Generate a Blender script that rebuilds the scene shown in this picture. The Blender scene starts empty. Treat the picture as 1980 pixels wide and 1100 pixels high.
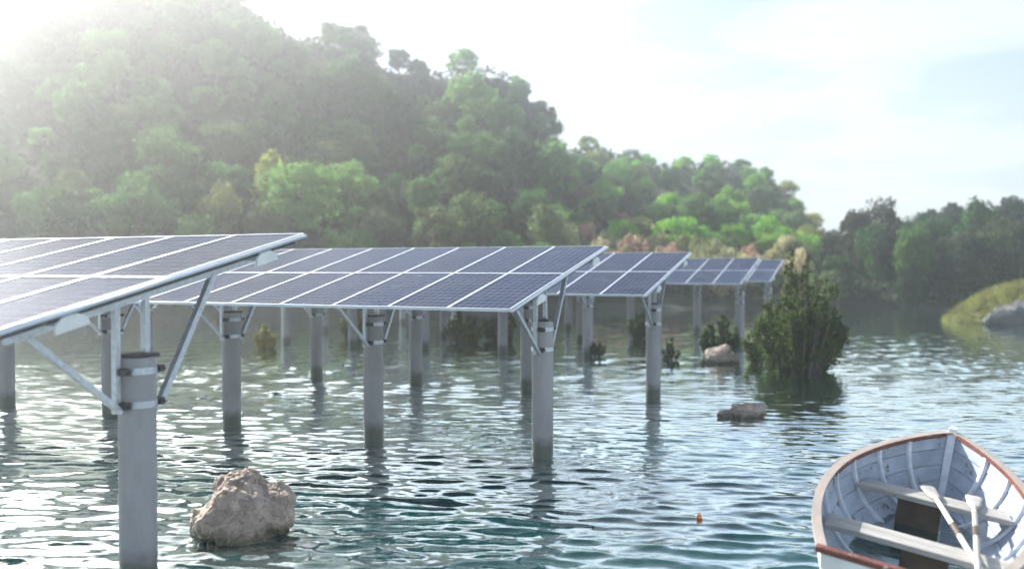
import bpy, bmesh, math, random
import numpy as np
from mathutils import Vector, Matrix, noise as mnoise

# ------------------------------------------------------------------ camera, sky, sun
scene = bpy.context.scene
COL = scene.collection
R = math.radians
FPX, PITCH, CAMH = 1708.8, 0.0185, 2.85          # focal length in photo pixels (1980 wide), tilt, height

cam = bpy.data.cameras.new('camera')
cam.sensor_width = 36.0
cam.lens = FPX / 1980 * 36.0
cam.clip_start = 0.1
cam.clip_end = 4000
cam.dof.use_dof = True
cam.dof.focus_distance = 11.5
cam.dof.aperture_fstop = 0.62
camo = bpy.data.objects.new('camera', cam)
camo.location = (0, 0, CAMH)
camo.rotation_euler = (math.pi / 2 - PITCH, 0, 0)
COL.objects.link(camo)
scene.camera = camo

SUN_AZ, SUN_EL = R(-41), R(36)                    # azimuth from +Y, clockwise positive
sun_dir = Vector((math.sin(SUN_AZ) * math.cos(SUN_EL), math.cos(SUN_AZ) * math.cos(SUN_EL), math.sin(SUN_EL)))

world = bpy.data.worlds.new('World')
scene.world = world
world.use_nodes = True
wn, wl = world.node_tree.nodes, world.node_tree.links
wn.clear()
wo = wn.new('ShaderNodeOutputWorld'); bg = wn.new('ShaderNodeBackground')
sky = wn.new('ShaderNodeTexSky'); sky.sky_type = 'NISHITA'; sky.sun_disc = False
sky.sun_elevation = SUN_EL; sky.sun_rotation = SUN_AZ
sky.altitude = 0; sky.air_density = 1.0; sky.dust_density = 1.1; sky.ozone_density = 1.6
bg.inputs['Strength'].default_value = 0.073
tc = wn.new('ShaderNodeTexCoord')
sep = wn.new('ShaderNodeSeparateXYZ'); wl.new(tc.outputs['Generated'], sep.inputs[0])
ad = wn.new('ShaderNodeMath'); ad.operation = 'ADD'; ad.inputs[1].default_value = 0.12; 
mx0 = wn.new('ShaderNodeMath'); mx0.operation = 'MAXIMUM'; mx0.inputs[1].default_value = 0.0
wl.new(sep.outputs['Z'], mx0.inputs[0]); wl.new(mx0.outputs[0], ad.inputs[0])
dx = wn.new('ShaderNodeMath'); dx.operation = 'DIVIDE'; wl.new(sep.outputs['X'], dx.inputs[0]); wl.new(ad.outputs[0], dx.inputs[1])
dy = wn.new('ShaderNodeMath'); dy.operation = 'DIVIDE'; wl.new(sep.outputs['Y'], dy.inputs[0]); wl.new(ad.outputs[0], dy.inputs[1])
cmb = wn.new('ShaderNodeCombineXYZ'); wl.new(dx.outputs[0], cmb.inputs[0]); wl.new(dy.outputs[0], cmb.inputs[1])
cn = wn.new('ShaderNodeTexNoise'); cn.inputs['Scale'].default_value = 1.3; cn.inputs['Detail'].default_value = 5.0
cn.inputs['Roughness'].default_value = 0.5; cn.inputs['Distortion'].default_value = 0.6
wl.new(cmb.outputs[0], cn.inputs['Vector'])
cr = wn.new('ShaderNodeValToRGB'); cr.color_ramp.elements[0].position = 0.44; cr.color_ramp.elements[1].position = 0.64
cr.color_ramp.elements[0].color = (.06, .06, .06, 1)
wl.new(cn.outputs['Fac'], cr.inputs[0])
mixc = wn.new('ShaderNodeMix'); mixc.data_type = 'RGBA'
mixc.inputs[7].default_value = (5.7, 6.15, 6.35, 1)
# a thin cloud sheet looks denser the flatter one looks through it: cover = 1 - exp(-thickness / sin(elevation))
thk = wn.new('ShaderNodeMath'); thk.operation = 'MULTIPLY'; thk.inputs[1].default_value = -0.62; wl.new(cr.outputs[0], thk.inputs[0])
pth = wn.new('ShaderNodeMath'); pth.operation = 'DIVIDE'; wl.new(thk.outputs[0], pth.inputs[0]); wl.new(ad.outputs[0], pth.inputs[1])
ex = wn.new('ShaderNodeMath'); ex.operation = 'EXPONENT'; wl.new(pth.outputs[0], ex.inputs[0])
cov = wn.new('ShaderNodeMath'); cov.operation = 'SUBTRACT'; cov.inputs[0].default_value = 1.0; wl.new(ex.outputs[0], cov.inputs[1])
wl.new(cov.outputs[0], mixc.inputs[0]); wl.new(sky.outputs[0], mixc.inputs[6])
wl.new(mixc.outputs[2], bg.inputs['Color']); wl.new(bg.outputs[0], wo.inputs['Surface'])

sun = bpy.data.lights.new('sun', 'SUN')
sun.energy = 5.0; sun.angle = R(0.5); sun.color = (1.0, 0.955, 0.88)
suno = bpy.data.objects.new('sun', sun)
suno.rotation_euler = (-sun_dir).to_track_quat('-Z', 'Y').to_euler()
suno.location = (-40, 40, 60)
COL.objects.link(suno)

scene.view_settings.view_transform = 'Standard'
scene.view_settings.look = 'None'
scene.view_settings.exposure = 1.42
scene.view_settings.gamma = 1.0
scene.render.engine = 'CYCLES'
scene.cycles.use_denoising = True
scene.cycles.max_bounces = 8
scene.cycles.transparent_max_bounces = 8
scene.cycles.volume_bounces = 1
scene.cycles.sample_clamp_indirect = 6

rng = np.random.default_rng(7)
random.seed(7)

# ------------------------------------------------------------------ helpers
def tag(o, label=None, cat=None, group=None, kind=None):
    if label: o['label'] = label
    if cat: o['category'] = cat
    if group: o['group'] = group
    if kind: o['kind'] = kind
    return o

def empty(name, loc=(0, 0, 0), rz=0.0):
    o = bpy.data.objects.new(name, None)
    o.empty_display_size = 0.2
    o.location = loc; o.rotation_euler = (0, 0, rz)
    COL.objects.link(o)
    return o

def link(name, me, parent=None):
    o = bpy.data.objects.new(name, me)
    COL.objects.link(o)
    if parent is not None: o.parent = parent
    return o

def copy_tree(o, parent=None):
    c = o.copy()
    COL.objects.link(c)
    c.parent = parent
    for ch in list(o.children):
        copy_tree(ch, c)
    return c

def np_mesh(name, verts, faces, mat=None, smooth=False):
    """verts (n,3), faces (m,3|4) numpy -> mesh"""
    verts = np.asarray(verts, np.float32); faces = np.asarray(faces, np.int32)
    me = bpy.data.meshes.new(name)
    k = faces.shape[1]
    me.vertices.add(len(verts)); me.vertices.foreach_set('co', verts.ravel())
    me.loops.add(faces.size); me.loops.foreach_set('vertex_index', faces.ravel())
    me.polygons.add(len(faces))
    me.polygons.foreach_set('loop_start', np.arange(0, faces.size, k, dtype=np.int32))
    me.polygons.foreach_set('loop_total', np.full(len(faces), k, np.int32))
    if smooth: me.polygons.foreach_set('use_smooth', np.ones(len(faces), bool))
    me.update(calc_edges=True)
    if mat: me.materials.append(mat)
    return me

class MB:
    def __init__(s): s.v = []; s.f = []
    def box(s, c, size, M=None):
        i = len(s.v); hx, hy, hz = size[0] / 2, size[1] / 2, size[2] / 2
        for z in (-hz, hz):
            for x, y in ((-hx, -hy), (hx, -hy), (hx, hy), (-hx, hy)):
                p = Vector((x, y, z))
                if M is not None: p = M @ p
                s.v.append(tuple(p + Vector(c)))
        s.f += [tuple(i + k for k in q) for q in ((3, 2, 1, 0), (4, 5, 6, 7), (0, 1, 5, 4), (1, 2, 6, 5), (2, 3, 7, 6), (3, 0, 4, 7))]
        return s
    def bar(s, p0, p1, w, t, up=(0, 0, 1)):
        """rectangular bar from p0 to p1, width w (sideways), thickness t (up)"""
        p0, p1 = Vector(p0), Vector(p1); d = (p1 - p0).normalized(); u = Vector(up)
        if abs(d.dot(u)) > .98: u = Vector((0, 1, 0))
        sd = d.cross(u).normalized(); u = sd.cross(d).normalized(); i = len(s.v)
        for p in (p0, p1):
            for a, b in ((-1, -1), (1, -1), (1, 1), (-1, 1)):
                s.v.append(tuple(p + sd * a * w / 2 + u * b * t / 2))
        s.f += [tuple(i + k for k in q) for q in ((3, 2, 1, 0), (4, 5, 6, 7), (0, 1, 5, 4), (1, 2, 6, 5), (2, 3, 7, 6), (3, 0, 4, 7))]
        return s
    def tube(s, pts, rads, n=12, cap=True):
        pts = [Vector(p) for p in pts]
        if not isinstance(rads, (list, tuple)): rads = [rads] * len(pts)
        i0 = len(s.v); prev = None
        for k, p in enumerate(pts):
            d = (pts[min(k + 1, len(pts) - 1)] - pts[max(k - 1, 0)]).normalized()
            a = Vector((1, 0, 0)) if abs(d.x) < .9 else Vector((0, 1, 0))
            if prev is not None: a = prev
            b = d.cross(a).normalized(); a = b.cross(d).normalized(); prev = a
            for j in range(n):
                t = 2 * math.pi * j / n
                s.v.append(tuple(p + (a * math.cos(t) + b * math.sin(t)) * rads[k]))
        for k in range(len(pts) - 1):
            for j in range(n):
                q = i0 + k * n
                s.f.append((q + j, q + (j + 1) % n, q + n + (j + 1) % n, q + n + j))
        if cap:
            s.f.append(tuple(i0 + j for j in range(n))[::-1])
            s.f.append(tuple(i0 + (len(pts) - 1) * n + j for j in range(n)))
        return s
    def strip(s, rows, close_ends=True):
        """loft through equal-length closed cross-section rings"""
        i0 = len(s.v); n = len(rows[0])
        for r in rows: s.v += [tuple(p) for p in r]
        for k in range(len(rows) - 1):
            for j in range(n):
                q = i0 + k * n
                s.f.append((q + j, q + (j + 1) % n, q + n + (j + 1) % n, q + n + j))
        if close_ends:
            s.f.append(tuple(i0 + j for j in range(n))[::-1])
            s.f.append(tuple(i0 + (len(rows) - 1) * n + j for j in range(n)))
        return s
    def mesh(s, name, mat=None, smooth=False, bevel=0.0):
        me = bpy.data.meshes.new(name)
        me.from_pydata(s.v, [], s.f)
        bm = bmesh.new(); bm.from_mesh(me)
        bmesh.ops.recalc_face_normals(bm, faces=bm.faces)
        if bevel > 0:
            bmesh.ops.bevel(bm, geom=list(bm.edges), offset=bevel, segments=1, affect='EDGES', profile=0.7)
        bm.to_mesh(me); bm.free()
        if smooth:
            me.polygons.foreach_set('use_smooth', np.ones(len(me.polygons), bool))
        if mat: me.materials.append(mat)
        return me
    def build(s, name, mat=None, parent=None, smooth=False, bevel=0.0):
        return link(name, s.mesh(name, mat, smooth, bevel), parent)

def smooth_by_angle(me, deg=35):
    me.polygons.foreach_set('use_smooth', np.ones(len(me.polygons), bool))
    bm = bmesh.new(); bm.from_mesh(me)
    for e in bm.edges:
        e.smooth = not (len(e.link_faces) == 2 and e.calc_face_angle(0) > R(deg))
    bm.to_mesh(me); bm.free()

# ------------------------------------------------------------------ materials
def new_mat(name):
    m = bpy.data.materials.new(name); m.use_nodes = True
    nt = m.node_tree; b = nt.nodes['Principled BSDF']
    return m, nt, b

def pmat(name, col, rough=0.5, metal=0.0, var=0.25, scale=8.0, bump=0.0, bscale=None, col2=None, spec=0.5, detail=5.0, stretch=(1, 1, 1), objrand=0.0):
    m, nt, b = new_mat(name)
    n, l = nt.nodes, nt.links
    t = n.new('ShaderNodeTexCoord'); mp = n.new('ShaderNodeMapping'); mp.inputs['Scale'].default_value = stretch
    l.new(t.outputs['Object'], mp.inputs[0])
    vec = mp.outputs[0]
    if objrand:
        oi = n.new('ShaderNodeObjectInfo'); va = n.new('ShaderNodeVectorMath'); va.operation = 'ADD'
        ml = n.new('ShaderNodeMath'); ml.operation = 'MULTIPLY'; ml.inputs[1].default_value = 37.0
        l.new(oi.outputs['Random'], ml.inputs[0]); l.new(vec, va.inputs[0]); l.new(ml.outputs[0], va.inputs[1]); vec = va.outputs[0]
    ns = n.new('ShaderNodeTexNoise'); ns.inputs['Scale'].default_value = scale; ns.inputs['Detail'].default_value = detail
    ns.inputs['Roughness'].default_value = 0.62
    l.new(vec, ns.inputs['Vector'])
    rp = n.new('ShaderNodeValToRGB'); rp.color_ramp.elements[0].position = 0.3; rp.color_ramp.elements[1].position = 0.72
    c2 = col2 if col2 else tuple(max(0, c * (1 - var)) for c in col)
    c1 = col if col2 else tuple(min(1, c * (1 + var * .6)) for c in col)
    rp.color_ramp.elements[0].color = (*c2, 1); rp.color_ramp.elements[1].color = (*c1, 1)
    l.new(ns.outputs['Fac'], rp.inputs[0]); l.new(rp.outputs[0], b.inputs['Base Color'])
    b.inputs['Roughness'].default_value = rough; b.inputs['Metallic'].default_value = metal
    b.inputs['Specular IOR Level'].default_value = spec
    if bump > 0:
        nb = n.new('ShaderNodeTexNoise'); nb.inputs['Scale'].default_value = bscale or scale * 3; nb.inputs['Detail'].default_value = 6
        l.new(vec, nb.inputs['Vector'])
        bp = n.new('ShaderNodeBump'); bp.inputs['Strength'].default_value = bump; bp.inputs['Distance'].default_value = 0.02
        l.new(nb.outputs['Fac'], bp.inputs['Height']); l.new(bp.outputs[0], b.inputs['Normal'])
    return m

def foliage_mat(name, transl=0.5):
    """leaf colour comes from the object's own colour, varied in clumps"""
    m, nt, b = new_mat(name); n, l = nt.nodes, nt.links
    oi = n.new('ShaderNodeObjectInfo'); t = n.new('ShaderNodeTexCoord')
    ns = n.new('ShaderNodeTexNoise'); ns.inputs['Scale'].default_value = 1.3; ns.inputs['Detail'].default_value = 3
    l.new(t.outputs['Object'], ns.inputs['Vector'])
    hs = n.new('ShaderNodeHueSaturation')
    mr = n.new('ShaderNodeMapRange'); mr.inputs['From Min'].default_value = .3; mr.inputs['From Max'].default_value = .7
    mr.inputs['To Min'].default_value = .62; mr.inputs['To Max'].default_value = 1.4
    l.new(ns.outputs['Fac'], mr.inputs['Value']); l.new(mr.outputs[0], hs.inputs['Value'])
    mh = n.new('ShaderNodeMapRange'); mh.inputs['To Min'].default_value = .475; mh.inputs['To Max'].default_value = .525
    ge = n.new('ShaderNodeNewGeometry'); l.new(ge.outputs['Random Per Island'], mh.inputs['Value']); l.new(mh.outputs[0], hs.inputs['Hue'])
    l.new(oi.outputs['Color'], hs.inputs['Color'])
    l.new(hs.outputs[0], b.inputs['Base Color']); b.inputs['Roughness'].default_value = .7; b.inputs['Specular IOR Level'].default_value = .12
    tr = n.new('ShaderNodeBsdfTranslucent'); l.new(hs.outputs[0], tr.inputs[0])
    mx = n.new('ShaderNodeMixShader'); mx.inputs[0].default_value = transl
    l.new(b.outputs[0], mx.inputs[1]); l.new(tr.outputs[0], mx.inputs[2]); l.new(mx.outputs[0], n['Material Output'].inputs[0])
    return m

M = {}
M['leaf'] = foliage_mat('foliage')
M['bark'] = pmat('bark', (.16, .13, .10), .9, var=.5, scale=6, bump=.5)
M['palebark'] = pmat('pale_bark', (.34, .33, .31), .85, var=.35, scale=6, bump=.4)
M['concrete'] = pmat('pile_concrete', (.34, .34, .35), .82, var=.22, scale=3.0, bump=.25, bscale=60, stretch=(1, 1, .35), objrand=1)
def add_wet(m, z0, z1, mult):
    # dark wet, algae-stained band just above the waterline
    nt = m.node_tree; n, l = nt.nodes, nt.links; b = n['Principled BSDF']
    src = b.inputs['Base Color'].links[0].from_socket
    t = n.new('ShaderNodeNewGeometry'); sp = n.new('ShaderNodeSeparateXYZ'); l.new(t.outputs['Position'], sp.inputs[0])
    ns = n.new('ShaderNodeTexNoise'); ns.inputs['Scale'].default_value = 9; l.new(t.outputs['Position'], ns.inputs['Vector'])
    ad = n.new('ShaderNodeMath'); ad.operation = 'MULTIPLY_ADD'; ad.inputs[1].default_value = -.16; l.new(ns.outputs['Fac'], ad.inputs[0]); l.new(sp.outputs['Z'], ad.inputs[2])
    mr = n.new('ShaderNodeMapRange'); mr.inputs['From Min'].default_value = z0 - .08; mr.inputs['From Max'].default_value = z1 - .08
    l.new(ad.outputs[0], mr.inputs['Value'])
    mx = n.new('ShaderNodeMix'); mx.data_type = 'RGBA'; mx.blend_type = 'MIX'
    mu = n.new('ShaderNodeMix'); mu.data_type = 'RGBA'; mu.blend_type = 'MULTIPLY'; mu.inputs[0].default_value = 1; mu.inputs[7].default_value = (*mult, 1)
    l.new(src, mu.inputs[6]); l.new(mr.outputs[0], mx.inputs[0]); l.new(mu.outputs[2], mx.inputs[6]); l.new(src, mx.inputs[7])
    l.new(mx.outputs[2], b.inputs['Base Color'])
    rr = n.new('ShaderNodeMapRange'); rr.inputs['To Min'].default_value = .3; rr.inputs['To Max'].default_value = b.inputs['Roughness'].default_value
    l.new(mr.outputs[0], rr.inputs['Value']); l.new(rr.outputs[0], b.inputs['Roughness'])
add_wet(M['concrete'], .16, .34, (.26, .31, .22))
M['alu'] = pmat('anodised_aluminium', (.72, .77, .84), .38, metal=.55, var=.10, scale=5, objrand=1)
M['galv'] = pmat('galvanised_steel', (.56, .60, .66), .42, metal=.6, var=.22, scale=22, objrand=1)
M['darksteel'] = pmat('dark_weathered_steel', (.075, .075, .08), .55, metal=.3, var=.4, scale=14, objrand=1)
M['whitesteel'] = pmat('white_coated_steel', (.80, .82, .82), .5, var=.08, scale=9, objrand=1)
M['rock'] = pmat('warm_grey_rock', (.54, .44, .37), .88, scale=5.5, bump=.9, bscale=22, col2=(.27, .22, .195))
def add_cracks(m, scale):
    # cobbled lumps with darker joints
    nt = m.node_tree; n, l = nt.nodes, nt.links; b = n['Principled BSDF']
    src = b.inputs['Base Color'].links[0].from_socket; nsrc = b.inputs['Normal'].links[0].from_node
    t = n.new('ShaderNodeTexCoord'); ns = n.new('ShaderNodeTexNoise'); ns.inputs['Scale'].default_value = 5; l.new(t.outputs['Object'], ns.inputs['Vector'])
    va = n.new('ShaderNodeMix'); va.data_type = 'RGBA'; va.inputs[0].default_value = .42; l.new(t.outputs['Object'], va.inputs[6]); l.new(ns.outputs['Color'], va.inputs[7])
    v = n.new('ShaderNodeTexVoronoi'); v.feature = 'DISTANCE_TO_EDGE'; v.inputs['Scale'].default_value = scale; l.new(va.outputs[2], v.inputs['Vector'])
    v2 = n.new('ShaderNodeTexVoronoi'); v2.inputs['Scale'].default_value = scale; l.new(va.outputs[2], v2.inputs['Vector'])
    mr = n.new('ShaderNodeMapRange'); mr.inputs['From Max'].default_value = .035; mr.inputs['To Min'].default_value = .72; l.new(v.outputs['Distance'], mr.inputs['Value'])
    hs = n.new('ShaderNodeHueSaturation'); l.new(src, hs.inputs['Color']); l.new(mr.outputs[0], hs.inputs['Value'])
    mc = n.new('ShaderNodeMapRange'); mc.inputs['To Min'].default_value = .75; mc.inputs['To Max'].default_value = 1.25; l.new(v2.outputs['Color'], mc.inputs['Value'])
    h2 = n.new('ShaderNodeHueSaturation'); l.new(hs.outputs[0], h2.inputs['Color']); l.new(mc.outputs[0], h2.inputs['Value'])
    l.new(h2.outputs[0], b.inputs['Base Color'])
    bp = n.new('ShaderNodeBump'); bp.inputs['Strength'].default_value = .45; bp.inputs['Distance'].default_value = .03
    m2 = n.new('ShaderNodeMapRange'); m2.inputs['From Max'].default_value = .12; l.new(v.outputs['Distance'], m2.inputs['Value'])
    l.new(m2.outputs[0], bp.inputs['Height']); l.new(nsrc.outputs[0], bp.inputs['Normal']); l.new(bp.outputs[0], b.inputs['Normal'])
add_cracks(M['rock'], 6.5)
add_wet(M['rock'], .05, .16, (.32, .35, .26))
M['greyrock'] = pmat('grey_rock', (.15, .15, .155), .9, scale=1.2, bump=.8, bscale=9, col2=(.07, .075, .08))
M['soil'] = pmat('wooded_soil', (.03, .036, .018), .95, scale=.6, bump=.8, bscale=4, col2=(.014, .018, .010))
M['bankearth'] = pmat('bank_earth', (.05, .045, .04), .95, scale=1.5, bump=.8, bscale=6, col2=(.02, .02, .02))
M['turf'] = pmat('turf', (.16, .17, .05), .95, scale=2, bump=.8, bscale=14, col2=(.07, .09, .03))
M['paint'] = pmat('pale_blue_boat_paint', (.47, .54, .65), .6, scale=4.5, bump=.3, bscale=40, col2=(.25, .30, .37), stretch=(1, .35, 1), objrand=1)
def add_chips(m, col, scale, thr):
    nt = m.node_tree; n, l = nt.nodes, nt.links; b = n['Principled BSDF']
    src = b.inputs['Base Color'].links[0].from_socket
    t = n.new('ShaderNodeTexCoord'); ns = n.new('ShaderNodeTexNoise'); ns.inputs['Scale'].default_value = scale; ns.inputs['Detail'].default_value = 6; ns.inputs['Roughness'].default_value = .7
    l.new(t.outputs['Object'], ns.inputs['Vector'])
    mr = n.new('ShaderNodeMapRange'); mr.inputs['From Min'].default_value = thr; mr.inputs['From Max'].default_value = thr + .04; l.new(ns.outputs['Fac'], mr.inputs['Value'])
    mx = n.new('ShaderNodeMix'); mx.data_type = 'RGBA'; mx.inputs[7].default_value = (*col, 1)
    l.new(mr.outputs[0], mx.inputs[0]); l.new(src, mx.inputs[6]); l.new(mx.outputs[2], b.inputs['Base Color'])
add_chips(M['paint'], (.13, .12, .12), 7, .60)
M['ribpaint'] = pmat('pale_rib_paint', (.64, .68, .76), .5, var=.2, scale=9, bump=.15)
M['hullpaint'] = pmat('white_hull_paint', (.76, .78, .78), .45, var=.18, scale=3, bump=.15)
M['cap'] = pmat('beige_gunwale_paint', (.36, .31, .275), .55, var=.2, scale=6, bump=.2, stretch=(1, .4, 1))
M['redrail'] = pmat('worn_red_rail', (.17, .055, .038), .55, var=.5, scale=9, bump=.25, stretch=(1, .4, 1))
M['wornwood'] = pmat('weathered_white_thwart', (.50, .49, .46), .75, scale=5, bump=.5, bscale=30, col2=(.26, .255, .245), stretch=(.35, 2.2, 2.2), objrand=1)
add_chips(M['redrail'], (.42, .36, .30), 10, .60); add_chips(M['cap'], (.30, .22, .18), 8, .64); add_chips(M['wornwood'], (.22, .2, .18), 7, .63)
M['oar'] = pmat('pale_oar_wood', (.72, .68, .62), .5, var=.2, scale=6, bump=.15)
M['oldoar'] = pmat('grey_oar_wood', (.44, .44, .42), .65, var=.35, scale=7, bump=.3)
M['brownwood'] = pmat('dark_wet_wood', (.09, .065, .045), .5, var=.4, scale=7, bump=.3)
M['orange'] = pmat('orange_plastic', (.80, .24, .05), .4, var=.25, scale=30)
M['stemdark'] = pmat('dark_stem', (.06, .04, .04), .6, var=.3, scale=30)

def water_mat():
    """dark teal body; the surface reflects more the flatter it is looked at"""
    m, nt, b = new_mat('lake_water'); n, l = nt.nodes, nt.links
    b.inputs['Base Color'].default_value = (.004, .040, .041, 1)
    b.inputs['Roughness'].default_value = .05; b.inputs['IOR'].default_value = 1.333
    t = n.new('ShaderNodeTexCoord'); mp = n.new('ShaderNodeMapping'); mp.inputs['Scale'].default_value = (.55, 1.0, 1)
    mp.inputs['Rotation'].default_value = (0, 0, R(-6))
    l.new(t.outputs['Object'], mp.inputs[0])
    a = n.new('ShaderNodeTexNoise'); a.inputs['Scale'].default_value = 8.0; a.inputs['Detail'].default_value = 3; a.inputs['Roughness'].default_value = .5
    l.new(mp.outputs[0], a.inputs['Vector'])
    bp = n.new('ShaderNodeBump'); bp.inputs['Strength'].default_value = .16; bp.inputs['Distance'].default_value = .04
    l.new(a.outputs['Fac'], bp.inputs['Height']); l.new(bp.outputs[0], b.inputs['Normal'])
    g = n.new('ShaderNodeBsdfGlossy'); g.inputs['Roughness'].default_value = .04; g.inputs['Color'].default_value = (.92, 1.0, .985, 1)
    l.new(bp.outputs[0], g.inputs['Normal'])
    lw = n.new('ShaderNodeLayerWeight'); lw.inputs['Blend'].default_value = .5; l.new(bp.outputs[0], lw.inputs['Normal'])
    rp = n.new('ShaderNodeValToRGB'); e = rp.color_ramp.elements
    e[0].position = .45; e[0].color = (.03, .03, .03, 1); e[1].position = .90; e[1].color = (.95, .95, .95, 1)
    for p, v in ((.57, .10), (.68, .58), (.77, .90)):
        k = e.new(p); k.color = (v, v, v, 1)
    l.new(lw.outputs['Facing'], rp.inputs[0])
    mx = n.new('ShaderNodeMixShader'); l.new(rp.outputs[0], mx.inputs[0]); l.new(b.outputs[0], mx.inputs[1]); l.new(g.outputs[0], mx.inputs[2])
    l.new(mx.outputs[0], n['Material Output'].inputs[0])
    return m
M['water'] = water_mat()

def cell_mat():
    """flat print of the cells: dark squares with thin silver grid lines, in the panel's own metres"""
    m, nt, b = new_mat('solar_cells'); n, l = nt.nodes, nt.links
    t = n.new('ShaderNodeTexCoord'); s = n.new('ShaderNodeSeparateXYZ'); l.new(t.outputs['Object'], s.inputs[0])
    def lines(src, pitch, width):
        a = n.new('ShaderNodeMath'); a.operation = 'DIVIDE'; a.inputs[1].default_value = pitch; l.new(src, a.inputs[0])
        f = n.new('ShaderNodeMath'); f.operation = 'FRACT'; l.new(a.outputs[0], f.inputs[0])
        d = n.new('ShaderNodeMath'); d.operation = 'SUBTRACT'; d.inputs[1].default_value = .5; l.new(f.outputs[0], d.inputs[0])
        e = n.new('ShaderNodeMath'); e.operation = 'ABSOLUTE'; l.new(d.outputs[0], e.inputs[0])
        g = n.new('ShaderNodeMath'); g.operation = 'GREATER_THAN'; g.inputs[1].default_value = .5 - width / pitch / 2; l.new(e.outputs[0], g.inputs[0])
        return g.outputs[0]
    lx, ly = lines(s.outputs['X'], .1125, .007), lines(s.outputs['Y'], .1625, .011)
    mx = n.new('ShaderNodeMath'); mx.operation = 'MAXIMUM'; l.new(lx, mx.inputs[0]); l.new(ly, mx.inputs[1])
    oi = n.new('ShaderNodeObjectInfo')
    mr = n.new('ShaderNodeMapRange'); mr.inputs['To Min'].default_value = .8; mr.inputs['To Max'].default_value = 1.25; l.new(oi.outputs['Random'], mr.inputs['Value'])
    hv = n.new('ShaderNodeHueSaturation'); hv.inputs['Color'].default_value = (.007, .017, .050, 1); l.new(mr.outputs[0], hv.inputs['Value'])
    mc = n.new('ShaderNodeMix'); mc.data_type = 'RGBA'; mc.inputs[7].default_value = (.15, .17, .22, 1)
    l.new(mx.outputs[0], mc.inputs[0]); l.new(hv.outputs[0], mc.inputs[6])
    l.new(mc.outputs[2], b.inputs['Base Color'])
    ns = n.new('ShaderNodeTexNoise'); ns.inputs['Scale'].default_value = 3; l.new(t.outputs['Object'], ns.inputs['Vector'])
    dn = n.new('ShaderNodeTexNoise'); dn.inputs['Scale'].default_value = 2.2; dn.inputs['Detail'].default_value = 7; dn.inputs['Roughness'].default_value = .7
    ov = n.new('ShaderNodeVectorMath'); ov.operation = 'ADD'; l.new(t.outputs['Object'], ov.inputs[0]); l.new(oi.outputs['Location'], ov.inputs[1]); l.new(ov.outputs[0], dn.inputs['Vector'])
    dr = n.new('ShaderNodeMapRange'); dr.inputs['From Min'].default_value = .42; dr.inputs['From Max'].default_value = .75; dr.inputs['To Max'].default_value = .14; l.new(dn.outputs['Fac'], dr.inputs['Value'])
    dm = n.new('ShaderNodeMix'); dm.data_type = 'RGBA'; dm.inputs[7].default_value = (.16, .155, .15, 1)     # thin dust
    l.new(dr.outputs[0], dm.inputs[0]); l.new(mc.outputs[2], dm.inputs[6]); l.new(dm.outputs[2], b.inputs['Base Color'])
    rr = n.new('ShaderNodeMapRange'); rr.inputs['To Min'].default_value = .12; rr.inputs['To Max'].default_value = .22; l.new(ns.outputs['Fac'], rr.inputs['Value'])
    l.new(rr.outputs[0], b.inputs['Roughness']); b.inputs['Specular IOR Level'].default_value = .012; b.inputs['Specular Tint'].default_value = (.4, .62, 1, 1)
    return m
M['cells'] = cell_mat()

# ------------------------------------------------------------------ geometry of the place
def px_depth(px, py, z=0.0):
    """where the ground point seen at photo position (px, py) lies (used once, to take measurements)"""
    dx, dz = (px - 990) / FPX, -(py - 550) / FPX
    c, s = math.cos(PITCH), math.sin(PITCH)
    d = Vector((dx, c + s * dz, -s + c * dz))
    t = (z - CAMH) / d.z
    return Vector((d.x * t, d.y * t, z))

def az_of(px): return math.atan((px - 990) / FPX)

# shoreline distance and ridge (distance, height) for each bearing, given by the photo's column
PX = [-2600, -1400, -900, -600, -350, -150, 0, 150, 300, 430, 500, 560, 650, 690, 745, 860, 960, 1010, 1050, 1080, 1140, 1200, 1290, 1400, 1460, 1520, 1590, 1650, 1750, 1850, 1990, 2300, 2800, 4200]
RY = [400, 400, 390, 330, 220, 80, -50, -110, -100, -40, -5, 42, 62, 68, 100, 106, 112, 138, 205, 296, 280, 292, 304, 302, 322, 372, 438, 462, 460, 418, 405, 400, 415, 440]
RD = [150, 140, 135, 130, 126, 122, 118, 114, 110, 108, 107, 106, 105, 104, 103, 102, 100, 99, 98, 104, 112, 116, 118, 116, 114, 110, 104, 98, 96, 100, 104, 110, 120, 130]
SD0 = [95, 92, 90, 88, 80, 66, 58, 55, 54, 54, 54, 54, 54, 54, 54, 54, 54, 54, 55, 55, 55, 56, 57, 58, 59, 60, 61, 62, 62, 60, 57, 52, 50, 50]
SD = [d + np.interp(p, [0, 1000, 1500, 1650, 2000, 2400], [3, 4, 6, 7, 9, 10]) for d, p in zip(SD0, PX)]
AZ = [az_of(p) for p in PX]
RTAN = [max((518.4 - y), 5) / FPX for y in RY]
def hill(az, r):
    rt = np.interp(az, AZ, RTAN); rd = np.interp(az, AZ, RD); sd = np.interp(az, AZ, SD)
    fwd = np.maximum(np.cos(az), .35)
    H = np.maximum(CAMH + rt * rd * fwd - 1.2, 1.6)
    t = (r - sd) / (rd - sd)
    base = np.clip(t * 14, -1.5, 1) * 0.95
    tt = np.clip(t - .04, 0, 1)
    prof = tt ** 1.12 * (1 - .10 * np.sin(tt * math.pi))
    z = base + (H - .95) * prof
    over = np.clip(t - 1, 0, 2)
    z = z - over * (H * .55)
    return np.where(t < 0, np.maximum(-2.0, t * 30), z)
def hill_xy(x, y):
    return float(hill(np.array(math.atan2(x, y)), np.array(math.hypot(x, y)))) + hill_noise(x, y)
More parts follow.
